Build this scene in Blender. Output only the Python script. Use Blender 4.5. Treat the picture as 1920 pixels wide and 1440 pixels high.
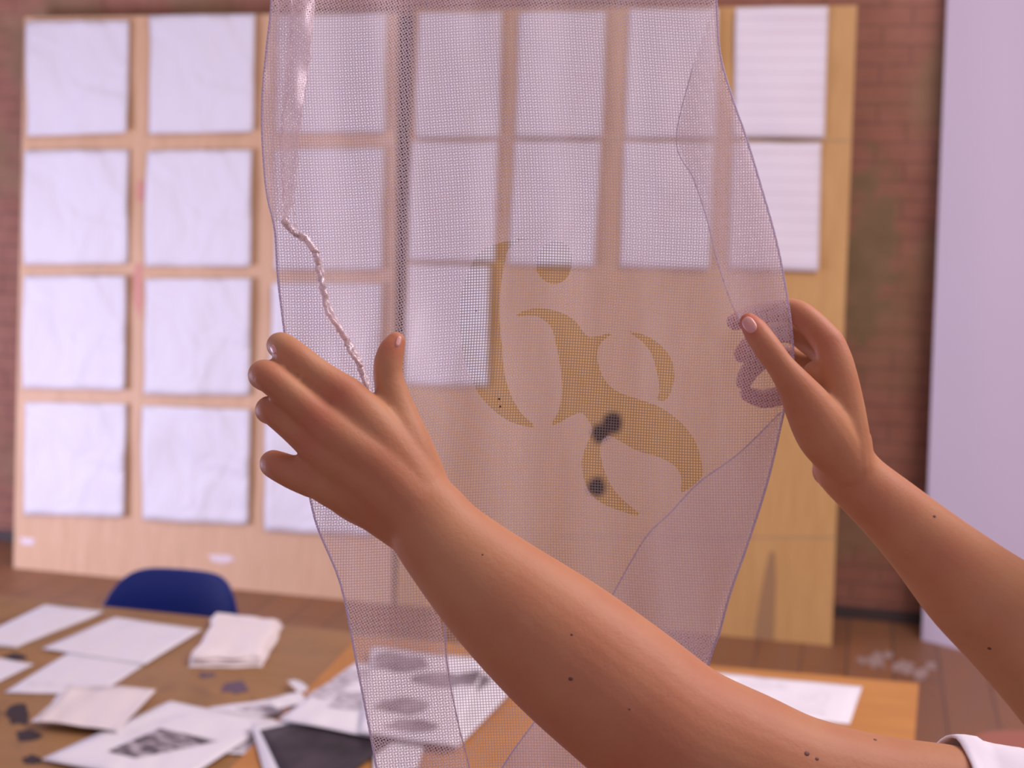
import bpy, bmesh, math, random
import numpy as np
from mathutils import Vector, noise
from mathutils.bvhtree import BVHTree
random.seed(4)
for o in list(bpy.data.objects): bpy.data.objects.remove(o)
S = bpy.context.scene
COL = S.collection

# ------------------------------------------------------------------ camera
FPX = 1920*50/36
a, b, r = math.radians(14), math.radians(8.95), math.radians(1.0)
CF = Vector((-math.sin(a)*math.cos(b), math.cos(a)*math.cos(b), -math.sin(b)))
R0 = Vector((math.cos(a), math.sin(a), 0)); U0 = R0.cross(CF)
CR = R0*math.cos(r)+U0*math.sin(r); CU = -R0*math.sin(r)+U0*math.cos(r)
CAM = Vector((0, 0, 1.857))
cd = bpy.data.cameras.new('camera'); cam = bpy.data.objects.new('camera', cd); COL.objects.link(cam)
from mathutils import Matrix
m = Matrix((CR, CU, -CF)).transposed().to_4x4(); m.translation = CAM
cam.matrix_world = m
cd.lens = 50; cd.sensor_width = 36; cd.clip_start = .05
cd.dof.use_dof = True; cd.dof.focus_distance = .85; cd.dof.aperture_fstop = 8.5
S.camera = cam
S.cycles.transparent_max_bounces = 24
# ------------------------------------------------------------------ world, lights, exposure
w = bpy.data.worlds.new('room_light'); S.world = w; w.use_nodes = True
w.node_tree.nodes['Background'].inputs[0].default_value = (.98, .76, .98, 1)
w.node_tree.nodes['Background'].inputs[1].default_value = .38
def area(name, loc, target, sx, sy, power, col):
    l = bpy.data.lights.new(name, 'AREA'); l.shape = 'RECTANGLE'; l.size = sx; l.size_y = sy; l.energy = power; l.color = col
    o = bpy.data.objects.new(name, l); COL.objects.link(o); o.location = loc
    o.rotation_euler = (Vector(target)-Vector(loc)).to_track_quat('-Z', 'Y').to_euler()
area('overhead_area_lamp', (1.5, 2.2, 4.0), (-.7, 2.9, .7), 2.4, 2.4, 120, (1, .85, .89))  # added overhead lamp for the top light; no skylight is built
area('left_area_lamp', (-4.9, 2.9, .9), (-1.2, 5.4, .5), 2.0, 1.2, 100, (.68, .67, 1.0))  # added bluish lamp, unseen at the left; no window is modelled
S.view_settings.view_transform = 'Standard'; S.view_settings.look = 'None'
S.view_settings.gamma = 1; S.view_settings.use_curve_mapping = False
S.view_settings.exposure = 0.2

# ------------------------------------------------------------------ measuring helpers
def ray(x, y): return CF + CR*((x-960)/FPX) - CU*((y-720)/FPX)
def P(x, y, d): return CAM + ray(x, y)*d                      # point at depth d
def onz(x, y, h):
    d = ray(x, y); return CAM + d*((h-CAM.z)/d.z)
def onplane(x, y, p0, n):
    d = ray(x, y); return CAM + d*((p0-CAM).dot(n)/d.dot(n))
def CC(X, Y, Z): return CAM + CR*X + CU*Y + CF*Z

# ------------------------------------------------------------------ material helpers
def s2l(c): return tuple(((v/255+.055)/1.055)**2.4 if v > 10 else v/255/12.92 for v in c)
class NT:
    def __init__(s, name):
        s.m = bpy.data.materials.new(name); s.m.use_nodes = True; s.t = s.m.node_tree
        s.n = s.t.nodes; s.b = s.n['Principled BSDF']; s.out = s.n['Material Output']
    def new(s, typ, **kw):
        n = s.n.new(typ)
        for k, v in kw.items():
            if k.startswith('i_'):
                k = k[2:]; k = int(k) if k.isdigit() else k.replace('_', ' ')
                n.inputs[k].default_value = v
            else: setattr(n, k, v)
        return n
    def link(s, x, y): s.t.links.new(x, y)
    def coord(s, scale=(1, 1, 1), rot=(0, 0, 0), kind='Object', loc=(0, 0, 0)):
        c = s.new('ShaderNodeTexCoord'); mp = s.new('ShaderNodeMapping')
        mp.inputs['Scale'].default_value = scale; mp.inputs['Rotation'].default_value = rot; mp.inputs['Location'].default_value = loc
        s.link(c.outputs[kind], mp.inputs[0]); return mp.outputs[0]
    def noise(s, vec, scale, detail=3, rough=.5, dist=0):
        n = s.new('ShaderNodeTexNoise', i_Scale=scale, i_Detail=detail, i_Roughness=rough, i_Distortion=dist)
        s.link(vec, n.inputs['Vector']); return n.outputs['Fac']
    def ramp(s, fac, stops):
        n = s.new('ShaderNodeValToRGB'); e = n.color_ramp.elements
        while len(e) < len(stops): e.new(.5)
        for el, (p, c) in zip(e, stops):
            el.position = p; el.color = (*c, 1) if len(c) == 3 else c
        s.link(fac, n.inputs[0]); return n.outputs[0]
    def mix(s, fac, A, B, mode='MIX'):
        n = s.new('ShaderNodeMix', data_type='RGBA', blend_type=mode)
        for sock, v in ((n.inputs[0], fac), (n.inputs[6], A), (n.inputs[7], B)):
            if isinstance(v, (int, float)): sock.default_value = v
            elif isinstance(v, tuple): sock.default_value = (*v, 1)
            else: s.link(v, sock)
        return n.outputs[2]
    def bump(s, h, strength=.3, dist=.01):
        n = s.new('ShaderNodeBump', i_Strength=strength, i_Distance=dist); s.link(h, n.inputs['Height'])
        s.link(n.outputs[0], s.b.inputs['Normal'])
    def col(s, c):
        if isinstance(c, tuple): s.b.inputs['Base Color'].default_value = (*c, 1)
        else: s.link(c, s.b.inputs['Base Color'])
    def rough(s, v): s.b.inputs['Roughness'].default_value = v
W3 = lambda v: (v, v, v)

def mat_plain(name, c, rough=.6, var=.06, sc=6, bump=0):
    k = NT(name); v = k.coord(); f = k.noise(v, sc, 3)
    k.col(k.mix(f, tuple(x*(1-var) for x in c), tuple(min(1, x*(1+var)) for x in c))); k.rough(rough)
    if bump: k.bump(f, bump, .005)
    return k.m
def mat_paper(name, c=(.80, .79, .80)):
    k = NT(name); v = k.coord(); f = k.noise(v, 5, 3, .5, .8)
    k.col(k.mix(f, tuple(x*.97 for x in c), c)); k.rough(.75)
    f2 = k.noise(v, 2.6, 2, .5, 1.5); k.bump(f2, .5, .10); return k.m
def mat_ruled():
    k = NT('ruled_white_paper'); v = k.coord((1, 1, 1)); sp = k.new('ShaderNodeSeparateXYZ'); k.link(v, sp.inputs[0])
    pp = k.new('ShaderNodeMath', operation='PINGPONG'); k.link(sp.outputs[2], pp.inputs[0]); pp.inputs[1].default_value = .026
    lt = k.new('ShaderNodeMath', operation='LESS_THAN'); k.link(pp.outputs[0], lt.inputs[0]); lt.inputs[1].default_value = .0022
    k.col(k.mix(lt.outputs[0], (.80, .77, .78), (.66, .60, .64))); k.rough(.75); return k.m
def mat_plywood(name, light, dark, streak=(14, 14, .9)):
    k = NT(name); v = k.coord(streak); f = k.noise(v, 2.2, 5, .6, .4)
    v2 = k.coord((1, 1, .7)); g = k.noise(v2, 1.3, 3)
    c1 = k.mix(k.ramp(f, [(.3, W3(0)), (.7, W3(1))]), light, dark)
    k.col(k.mix(k.ramp(g, [(.45, W3(0)), (.75, W3(.5))]), c1, tuple(x*.86 for x in light))); k.rough(.55); return k.m
M = {}
M['paper'] = mat_paper('matte_white_paper')
M['ruled'] = mat_ruled()
M['cream'] = mat_paper('cream_paper', (.82, .76, .72))
M['ply_left'] = mat_plywood('pale_plywood', (.72, .47, .27), (.62, .385, .20))
M['ply_right'] = mat_plywood('golden_plywood', (.62, .375, .13), (.53, .30, .095))
M['edge'] = mat_plain('plywood_edge', (.40, .27, .16), .7)
M['stain_brown'] = mat_plain('brown_stain', (.36, .21, .09), .7)
M['stain_red'] = mat_plain('red_paint_smear', (.66, .30, .22), .6)
M['splash'] = mat_plain('grey_dried_splash', (.40, .29, .24), .6, .35, 40)
M['stain_white'] = mat_plain('white_paint_smear', (.78, .68, .68), .6)
M['ink'] = mat_plain('dried_black_ink', (.035, .022, .025), .6)
M['blot'] = mat_plain('thick_black_ink', (.006, .004, .008), .8)
M['violet'] = mat_plain('violet_ink', (.13, .085, .12), .6)
M['print_grey'] = None
def mat_print(name, scale, lo, hi, light=(.62, .57, .62), dark=(.055, .035, .045), stretch=(1, 1, 1), rot=0):
    k = NT(name); v = k.coord(stretch, (0, 0, rot)); f = k.noise(v, scale, 5, .6, .3)
    k.col(k.ramp(f, [(lo, dark), (hi, light)])); k.rough(.5); return k.m
M['print_dark'] = mat_print('dark_photo_print', 9, .35, 1.0, (.10, .075, .09), (.012, .008, .011))
M['print_blotch'] = mat_print('grey_blotch_print', 7, .36, .52, (.80, .78, .80), (.20, .17, .19), (1, 2.2, 1))
M['print_photo'] = mat_print('street_photo_print', 26, .42, .6, (.5, .45, .48), (.04, .03, .035), (1, 3, 1), .4)
M['print_text'] = mat_print('grey_text_print', 60, .42, .6, (.78, .76, .78), (.30, .26, .29), (.6, 3, 1))
M['print_faint'] = mat_print('faint_pencil_print', 40, .3, .5, (.80, .79, .80), (.60, .58, .62), (1, 2, 1))
M['blue'] = mat_plain('blue_plastic', (.006, .024, .19), .45, .03)
M['metal'] = mat_plain('grey_metal_tube', (.45, .45, .47), .35); M['metal'].node_tree.nodes['Principled BSDF'].inputs['Metallic'].default_value = .9
M['cloth'] = mat_plain('off_white_cloth', (.84, .78, .74), .9, .05, 30, .3)
M['shirt'] = mat_plain('white_cotton_jersey', (.84, .82, .85), .9, .03, 25, .3)
M['denim'] = mat_plain('dark_denim', (.05, .07, .13), .9)
M['hair'] = mat_plain('brown_hair', (.09, .05, .03), .5, .4, 60)
M['redwood'] = mat_plain('reddish_stained_wood', (.33, .11, .06), .4)
M['screen_white'] = mat_plain('white_screen_sheet', (.64, .57, .64), .6, .02, 2)
M['screen_edge'] = mat_plain('dark_panel_edge', (.10, .08, .09), .6)
M['foot_shade'] = mat_plain('dark_foot_shade', (.07, .05, .045), .6)
M['shade_strip'] = mat_plain('dark_gap_shade', (.022, .012, .011), .8)
# bricks
k = NT('painted_brick'); v = k.coord(rot=(math.radians(-90), 0, 0))
br = k.new('ShaderNodeTexBrick', i_Scale=1.0, i_Mortar_Size=.006, i_Mortar_Smooth=.4, i_Brick_Width=.225, i_Row_Height=.075)
br.inputs['Color1'].default_value = (.34, .14, .085, 1); br.inputs['Color2'].default_value = (.33, .14, .085, 1)
br.inputs['Mortar'].default_value = (.19, .09, .055, 1); br.inputs['Bias'].default_value = 0
k.link(v, br.inputs['Vector'])
v2 = k.coord(); g = k.noise(v2, 1.9, 3, .5, .3); h = k.noise(v2, 9, 4)
c = k.mix(k.ramp(g, [(.50, W3(0)), (.60, W3(.75))]), br.outputs['Color'], (.25, .175, .075))
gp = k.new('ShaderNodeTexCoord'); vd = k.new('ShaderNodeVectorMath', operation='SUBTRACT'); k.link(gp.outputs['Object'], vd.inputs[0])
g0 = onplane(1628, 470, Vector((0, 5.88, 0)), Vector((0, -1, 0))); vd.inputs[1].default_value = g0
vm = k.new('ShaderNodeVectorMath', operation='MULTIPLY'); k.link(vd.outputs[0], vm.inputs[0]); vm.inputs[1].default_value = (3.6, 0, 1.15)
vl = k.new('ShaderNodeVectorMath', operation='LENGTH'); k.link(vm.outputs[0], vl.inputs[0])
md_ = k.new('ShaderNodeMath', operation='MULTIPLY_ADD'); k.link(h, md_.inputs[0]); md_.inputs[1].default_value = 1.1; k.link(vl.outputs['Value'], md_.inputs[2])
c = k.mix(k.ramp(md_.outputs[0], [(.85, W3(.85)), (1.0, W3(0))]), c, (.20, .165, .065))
c = k.mix(.28, c, k.ramp(h, [(.3, (.20, .085, .05)), (.7, (.44, .22, .15))]), 'MIX')
k.col(c); k.rough(.75); k.bump(br.outputs['Fac'], -.5, .01); M['brick'] = k.m
# floor planks running towards the wall (+Y)
k = NT('worn_floor_planks'); v = k.coord(rot=(0, 0, math.radians(90)))
br = k.new('ShaderNodeTexBrick', i_Scale=1.0, i_Mortar_Size=.004, i_Mortar_Smooth=.2, i_Brick_Width=2.6, i_Row_Height=.17)
br.inputs['Color1'].default_value = (.33, .14, .05, 1); br.inputs['Color2'].default_value = (.26, .115, .045, 1); br.inputs['Mortar'].default_value = (.06, .03, .02, 1)
k.link(v, br.inputs['Vector'])
v2 = k.coord((9, .8, 1)); g = k.noise(v2, 2, 5, .6, .3)
c = k.mix(k.ramp(g, [(.3, W3(0)), (.75, W3(.8))]), br.outputs['Color'], (.24, .13, .075))
k.col(c); k.rough(.5); M['floor'] = k.m
# inky table top
k = NT('ink_stained_table_wood'); v = k.coord((1, 6, 1), (0, 0, .3)); g = k.noise(v, 2.5, 5, .6, .4)
v2 = k.coord(); h = k.noise(v2, 7, 4, .55, .6); q = k.noise(v2, 2.2, 2)
c = k.mix(k.ramp(g, [(.3, W3(0)), (.7, W3(1))]), (.37, .195, .065), (.29, .155, .048))
c = k.mix(k.ramp(q, [(.4, W3(0)), (.65, W3(.7))]), c, (.31, .18, .085))
c = k.mix(k.ramp(h, [(.57, W3(0)), (.72, W3(.7))]), c, (.13, .075, .04))
k.col(c); k.rough(.5); M['table'] = k.m
M['orange'] = mat_plywood('orange_varnished_wood', (.52, .235, .055), (.44, .19, .045), (1.5, 9, 1))
M['legwood'] = mat_plain('table_leg_wood', (.25, .14, .07), .6)
# skin
def mat_skin():
    k = NT('warm_skin'); v = k.coord(); f = k.noise(v, 22, 4, .55); h = k.noise(v, 420, 3, .6); g = k.noise(v, 9, 2)
    c = k.mix(k.ramp(f, [(.35, W3(0)), (.7, W3(1))]), (.50, .245, .118), (.46, .19, .092))
    c = k.mix(k.ramp(g, [(.45, W3(0)), (.7, W3(.6))]), c, (.53, .275, .13))
    at = k.new('ShaderNodeAttribute', attribute_name='ruddy')
    c = k.mix(at.outputs['Fac'], c, (.47, .125, .075))
    k.col(c); k.rough(.5)
    k.b.inputs['Subsurface Weight'].default_value = .18
    k.b.inputs['Subsurface Radius'].default_value = (1, .35, .2); k.b.inputs['Subsurface Scale'].default_value = .006
    k.b.inputs['Specular IOR Level'].default_value = .22
    k.bump(h, .35, .0006); return k.m
M['skin'] = mat_skin()
M['nail'] = mat_plain('pink_fingernail', (.66, .33, .27), .28, .03)
M['mole'] = mat_plain('brown_mole', (.14, .05, .03), .6)
# woven mesh: opaque threads, see-through gaps (UV in metres)
def mat_mesh(name, pitch, tw, col, spec=.3):
    k = NT(name); c = k.new('ShaderNodeUVMap'); c.uv_map = 'UVMap'
    sp = k.new('ShaderNodeSeparateXYZ'); k.link(c.outputs[0], sp.inputs[0])
    outs = []
    for ax in (0, 1):
        pp = k.new('ShaderNodeMath', operation='PINGPONG'); k.link(sp.outputs[ax], pp.inputs[0]); pp.inputs[1].default_value = pitch/2
        lt = k.new('ShaderNodeMapRange', interpolation_type='SMOOTHSTEP'); k.link(pp.outputs[0], lt.inputs[0])
        lt.inputs[1].default_value = tw*.12; lt.inputs[2].default_value = tw*1.0; lt.inputs[3].default_value = .92; lt.inputs[4].default_value = 0
        outs.append(lt.outputs[0])
    mx = k.new('ShaderNodeMath', operation='MAXIMUM'); k.link(outs[0], mx.inputs[0]); k.link(outs[1], mx.inputs[1])
    df = k.new('ShaderNodeBsdfDiffuse'); df.inputs[0].default_value = (*col, 1)
    tl = k.new('ShaderNodeBsdfTranslucent'); tl.inputs[0].default_value = (*col, 1)
    gl = k.new('ShaderNodeBsdfGlossy'); gl.inputs[0].default_value = (.9, .85, .95, 1); gl.inputs['Roughness'].default_value = .35
    m1 = k.new('ShaderNodeMixShader'); m1.inputs[0].default_value = .45; k.link(df.outputs[0], m1.inputs[1]); k.link(tl.outputs[0], m1.inputs[2])
    m2 = k.new('ShaderNodeMixShader'); m2.inputs[0].default_value = spec*.25; k.link(m1.outputs[0], m2.inputs[1]); k.link(gl.outputs[0], m2.inputs[2])
    tr = k.new('ShaderNodeBsdfTransparent')
    m3 = k.new('ShaderNodeMixShader'); k.link(mx.outputs[0], m3.inputs[0]); k.link(tr.outputs[0], m3.inputs[1]); k.link(m2.outputs[0], m3.inputs[2])
    k.link(m3.outputs[0], k.out.inputs[0]); k.n.remove(k.b); return k.m
M['mesh'] = mat_mesh('woven_polyester_mesh', .00172, .00029, (.58, .48, .47))
M['mesh_inked'] = mat_mesh('brown_inked_mesh', .00172, .00040, (.33, .245, .18), .1)
M['mesh_lit'] = mat_mesh('lit_woven_polyester_mesh', .00150, .00033, (.90, .76, .74), .5)  # same fabric as the front; its lit look is painted into the threads
M['hem'] = mat_mesh('dense_mesh_edge', .00172, .0009, (.62, .54, .66), .5)
M['cord'] = mat_mesh('bunched_mesh_selvage', .0013, .0008, (.92, .80, .77), .8)

# ------------------------------------------------------------------ object helpers
def obj(name, bm, mat, parent=None, smooth=False):
    me = bpy.data.meshes.new(name)
    if isinstance(bm, bpy.types.Mesh): me = bm
    else: bm.to_mesh(me); bm.free()
    if smooth: me.polygons.foreach_set('use_smooth', [True]*len(me.polygons))
    o = bpy.data.objects.new(name, me); COL.objects.link(o)
    if isinstance(mat, str): mat = M[mat]
    if not me.materials: me.materials.append(mat)
    if parent: o.parent = parent
    return o
def tag(o, label=None, cat=None, group=None, kind=None):
    for k_, v_ in (('label', label), ('category', cat), ('group', group), ('kind', kind)):
        if v_: o[k_] = v_
    return o
def empty(name, loc=(0, 0, 0)):
    o = bpy.data.objects.new(name, None); COL.objects.link(o); o.location = loc; return o
def rebase(root, loc):                      # move a root to loc, keeping its mesh children where they are
    loc = Vector(loc); root.location = loc
    for ch in root.children: ch.location = -loc
def box(bm, x0, x1, y0, y1, z0, z1, bev=0):
    vs = [bm.verts.new((x, y, z)) for z in (z0, z1) for x, y in ((x0, y0), (x1, y0), (x1, y1), (x0, y1))]
    fs = [(0, 3, 2, 1), (4, 5, 6, 7), (0, 1, 5, 4), (1, 2, 6, 5), (2, 3, 7, 6), (3, 0, 4, 7)]
    F = [bm.faces.new([vs[i] for i in f]) for f in fs]
    if bev: bmesh.ops.bevel(bm, geom=list({e for f in F for e in f.edges}), offset=bev, segments=2, affect='EDGES', profile=.7)
def mkbox(name, dims, mat, parent=None, bev=0):
    bm = bmesh.new(); box(bm, *dims, bev); return obj(name, bm, mat, parent)
def slab(bm, pts, nrm, th):                 # polygon slab: pts top face, extruded by -nrm*th
    n = Vector(nrm).normalized()
    t = [bm.verts.new(p) for p in pts]; u = [bm.verts.new(Vector(p)-n*th) for p in pts]
    bm.faces.new(t); bm.faces.new(u[::-1])
    for i in range(len(t)):
        j = (i+1) % len(t); bm.faces.new((t[j], t[i], u[i], u[j]))
    bmesh.ops.recalc_face_normals(bm, faces=bm.faces)
def sheet(bm, q, nrm, th=.0004, n=14, amp=.0, seed=0, curl=0, wave=0):
    """a paper sheet over quad q (tl,tr,br,bl) with gentle warp along nrm"""
    nrm = Vector(nrm).normalized(); tl, tr, br_, bl = [Vector(p) for p in q]
    gt, gb = [], []
    for j in range(n+1):
        rt, rb = [], []
        for i in range(n+1):
            u, v_ = i/n, j/n
            p = (tl*(1-u)+tr*u)*(1-v_)+(bl*(1-u)+br_*u)*v_
            h = amp*(noise.noise(Vector((u*2.3+seed*7.1, v_*2.3, seed)))+.75)
            e = max(abs(u-.5), abs(v_-.5))*2
            h += curl*max(0, e-.7)**2/.09*(.5+.5*noise.noise(Vector((u*1.5, v_*1.5, seed+4))))
            h += wave*math.sin(u*5+seed)*.5
            h = max(h, 0)
            rt.append(bm.verts.new(p+nrm*(h+th))); rb.append(bm.verts.new(p+nrm*h))
        gt.append(rt); gb.append(rb)
    for j in range(n):
        for i in range(n):
            bm.faces.new((gt[j][i], gt[j][i+1], gt[j+1][i+1], gt[j+1][i]))
            bm.faces.new((gb[j][i], gb[j+1][i], gb[j+1][i+1], gb[j][i+1]))
    rim = [(0, i) for i in range(n)]+[(j, n) for j in range(n)]+[(n, i) for i in range(n, 0, -1)]+[(j, 0) for j in range(n, 0, -1)]
    for q_, (j, i) in enumerate(rim):
        j2, i2 = rim[(q_+1) % len(rim)]
        bm.faces.new((gt[j][i], gb[j][i], gb[j2][i2], gt[j2][i2]))
    bmesh.ops.recalc_face_normals(bm, faces=bm.faces)
def catmull(pts, sub):
    pts = [np.array(p, float) for p in pts]; out = []
    E_ = [2*pts[0]-pts[1]]+pts+[2*pts[-1]-pts[-2]]
    for i in range(1, len(E_)-2):
        p0, p1, p2, p3 = E_[i-1:i+3]
        for s in range(sub):
            t = s/sub
            out.append(.5*((2*p1)+(-p0+p2)*t+(2*p0-5*p1+4*p2-p3)*t*t+(-p0+3*p1-3*p2+p3)*t**3))
    out.append(pts[-1]); return out
def tube(bm, pts, seg=16, sub=5, cap=True, flat=None, flatdir=None):
    """smooth tapering limb through world points (x,y,z,r); flat = scale across flatdir"""
    L = catmull(pts, sub) if len(pts) > 2 or sub > 1 else [np.array(p, float) for p in pts]
    if len(pts) == 2: L = [np.array(pts[0])*(1-t)+np.array(pts[1])*t for t in np.linspace(0, 1, sub+1)]
    C_ = [Vector(p[:3]) for p in L]; Rr = [max(p[3], 1e-5) for p in L]
    if cap:
        d0 = (C_[0]-C_[1]).normalized(); d1 = (C_[-1]-C_[-2]).normalized()
        A, AR, B, BR = [], [], [], []
        for t in (.98, .85, .6, .3):
            ang = t*math.pi/2
            A.append(C_[0]+d0*Rr[0]*math.sin(ang)); AR.append(Rr[0]*math.cos(ang))
            B.append(C_[-1]+d1*Rr[-1]*math.sin(ang)); BR.append(Rr[-1]*math.cos(ang))
        C_ = A+C_+B[::-1]; Rr = AR+Rr+BR[::-1]
    up = None; rings = []
    for i, p in enumerate(C_):
        t = (C_[min(i+1, len(C_)-1)]-C_[max(i-1, 0)]).normalized()
        if up is None:
            up = Vector(flatdir) if flatdir is not None else Vector((0, 0, 1))
            if abs(up.dot(t)) > .95: up = Vector((1, 0, 0))
        s = t.cross(up).normalized(); u = s.cross(t).normalized(); up = u
        f = flat if flat else 1
        rings.append([bm.verts.new(p+s*Rr[i]*math.cos(k_*2*math.pi/seg)+u*Rr[i]*f*math.sin(k_*2*math.pi/seg)) for k_ in range(seg)])
    for A, B in zip(rings, rings[1:]):
        for k_ in range(seg):
            bm.faces.new((A[k_], A[(k_+1) % seg], B[(k_+1) % seg], B[k_]))
    bm.faces.new(rings[0][::-1]); bm.faces.new(rings[-1])

# ------------------------------------------------------------------ the setting
tag(mkbox('floor', (-9, 6, -2, 6.1, -.05, 0), 'floor'), kind='structure')
tag(mkbox('wall_back', (-9, 6, 5.88, 6.05, 0, 3.6), 'brick'), kind='structure')
tag(mkbox('foot_shade_back', (-9, 6, 5.86, 5.88, 0, .05), 'foot_shade', bev=.004), kind='structure')  # added dark strip, stands in for the shade along the wall foot

# ------------------------------------------------------------------ plywood boards leaning on the wall
LEAN = .118
def board(corners_px, y0, mat, name, label, th=.018):
    n = Vector((0, -1, LEAN)).normalized(); p0 = Vector((0, y0, 0))
    q = [onplane(x, y, p0, n) for x, y in corners_px]
    for p in (q[2], q[3]): p.z = 0; p.y = y0
    root = empty(name, ((q[2].x+q[3].x)/2, y0, 0)); tag(root, label, 'board')
    bm = bmesh.new(); slab(bm, q, n, th); o = obj('board_panel', bm, mat); o.parent = root
    return root, p0, n
LB = board([(46, 32), (744, 24), (735, 1124), (25, 1072)], 5.48, 'ply_left', 'plywood_board', 'tall pale plywood board with twelve blank papers, leaning on brick wall')
RB = board([(778, 18), (1607, 10), (1559, 1214), (742, 1138)], 5.49, 'ply_right', 'plywood_board', 'tall golden plywood board, bare at its lower half, behind the held mesh')
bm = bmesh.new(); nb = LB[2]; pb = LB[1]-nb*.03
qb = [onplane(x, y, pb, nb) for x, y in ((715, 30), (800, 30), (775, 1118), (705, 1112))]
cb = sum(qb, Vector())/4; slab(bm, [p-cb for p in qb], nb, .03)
o = obj('gap_shade_strip', bm, 'shade_strip'); o.location = cb; tag(o, 'dark strip added for the shade in the gap between the two plywood boards', 'shade_strip')  # added dark strip: paints the shade of the gap between the boards
def blob(px_pts, B, mat, parent_name, off=.0015):
    p0, n = B[1]+B[2]*off, B[2]
    bm = bmesh.new(); slab(bm, [onplane(x, y, p0, n) for x, y in px_pts], n, .001)
    o = obj(parent_name, bm, mat); o.parent = B[0]; return o
blob([(1443, 1035), (1452, 1035), (1455, 1090), (1450, 1205), (1412, 1203), (1425, 1120)], RB, 'stain_brown', 'stain')['label'] = 'tapering brown stain'
blob([(256, 490), (266, 500), (268, 560), (262, 600), (252, 570), (248, 520)], LB, 'stain_red', 'paint_smear')['label'] = 'red paint smear'
blob([(262, 335), (272, 345), (270, 375), (258, 380), (255, 355)], LB, 'stain_red', 'paint_smear')['label'] = 'red paint smear'
blob([(390, 1040), (430, 1041), (440, 1050), (420, 1056), (398, 1052)], LB, 'stain_white', 'paint_smear')['label'] = 'white paint smear'
blob([(38, 1008), (65, 1010), (62, 1022), (40, 1020)], LB, 'stain_white', 'paint_smear')['label'] = 'white paint smear'
def bspot(cx, cy, rx, ry, B, seed):
    pts = []
    for i in range(20):
        t = i*2*math.pi/20; w_ = 1+.3*noise.noise(Vector((math.cos(t)*1.4, math.sin(t)*1.4, seed)))
        pts.append((cx+rx*w_*math.cos(t), cy+ry*w_*math.sin(t)))
    o = blob(pts, B, 'blot', 'ink_spot'); o['label'] = 'black ink blot'
bspot(1149, 793, 19, 21, RB, 1); bspot(1125, 812, 17, 18, RB, 2); bspot(1118, 914, 18, 18, RB, 3)
# thin seam grooves as narrow dark inlays on the golden board
for pts in ([(935, 260), (1592, 262), (1592, 265), (935, 263)], [(1050, 1004), (1566, 1007), (1566, 1009), (1050, 1007)]):
    blob(pts, RB, 'edge', 'seam')

paper_px = [
 (LB, 'pale', 0, 0, [(55, 42), (245, 40), (243, 250), (56, 256)]), (LB, 'pale', 0, 1, [(283, 31), (482, 28), (479, 248), (284, 252)]), (LB, 'pale', 0, 2, [(524, 30), (728, 26), (726, 249), (522, 250)]),
 (LB, 'pale', 1, 0, [(51, 283), (243, 281), (241, 494), (49, 496)]), (LB, 'pale', 1, 1, [(279, 283), (476, 282), (474, 500), (275, 499)]), (LB, 'pale', 1, 2, [(520, 281), (723, 278), (720, 506), (517, 506)]),
 (LB, 'pale', 2, 0, [(48, 517), (241, 518), (238, 731), (49, 727)]), (LB, 'pale', 2, 1, [(276, 523), (475, 522), (471, 741), (273, 738)]), (LB, 'pale', 2, 2, [(514, 530), (720, 532), (715, 748), (509, 744)]),
 (LB, 'pale', 3, 0, [(50, 754), (240, 757), (237, 968), (50, 964)]), (LB, 'pale', 3, 1, [(271, 760), (473, 768), (468, 983), (270, 973)]), (LB, 'pale', 3, 2, [(503, 772), (713, 776), (706, 1003), (499, 994)]),
 (RB, 'golden', 0, 0, [(788, 26), (943, 24), (938, 258), (782, 259)]), (RB, 'golden', 0, 1, [(975, 25), (1137, 22), (1132, 258), (970, 258)]), (RB, 'golden', 0, 2, [(1182, 20), (1347, 18), (1343, 259), (1174, 259)]), (RB, 'golden', 0, 3, [(1380, 16), (1553, 14), (1546, 260), (1376, 258)]),
 (RB, 'golden', 1, 0, [(776, 266), (936, 266), (929, 491), (768, 489)]), (RB, 'golden', 1, 1, [(968, 267), (1129, 267), (1116, 500), (957, 496)]), (RB, 'golden', 1, 2, [(1172, 268), (1340, 268), (1331, 505), (1165, 500)]), (RB, 'golden', 1, 3, [(1375, 268), (1540, 268), (1535, 509), (1368, 503)]),
 (RB, 'golden', 2, 0, [(768, 496), (921, 499), (916, 724), (762, 720)])]
rows = ['top', 'second', 'third', 'bottom']; colsL = ['first', 'second', 'third', 'fourth']
for i, (B, kind, rr, cc_, px) in enumerate(paper_px):
    off = .004
    p0 = B[1]+B[2]*off
    q = [onplane(x, y, p0, B[2]) for x, y in px]
    ctr = sum(q, Vector())/4
    bm = bmesh.new(); sheet(bm, [p-ctr for p in q], B[2], .0005, 16, .016, i*1.7+.3, .012)
    o = obj('paper_sheet', bm, 'ruled' if (kind == 'golden' and cc_ == 3) else 'paper', smooth=True); o.location = ctr
    rn = 'only paper of the third' if (kind == 'golden' and rr == 2) else f'{rows[rr]} row, {colsL[cc_]} column'
    lab = ('blank paper alone in third row of the golden plywood board' if (kind == 'golden' and rr == 2)
           else f'blank white paper on the {kind} plywood board, {rows[rr]} row, {colsL[cc_]} column from left')
    if kind == 'golden' and cc_ == 3: lab = f'faintly ruled white paper on the golden plywood board, {rows[rr]} row beside the bare edge'
    tag(o, lab, 'paper', f'papers on the {kind} plywood board')

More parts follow.
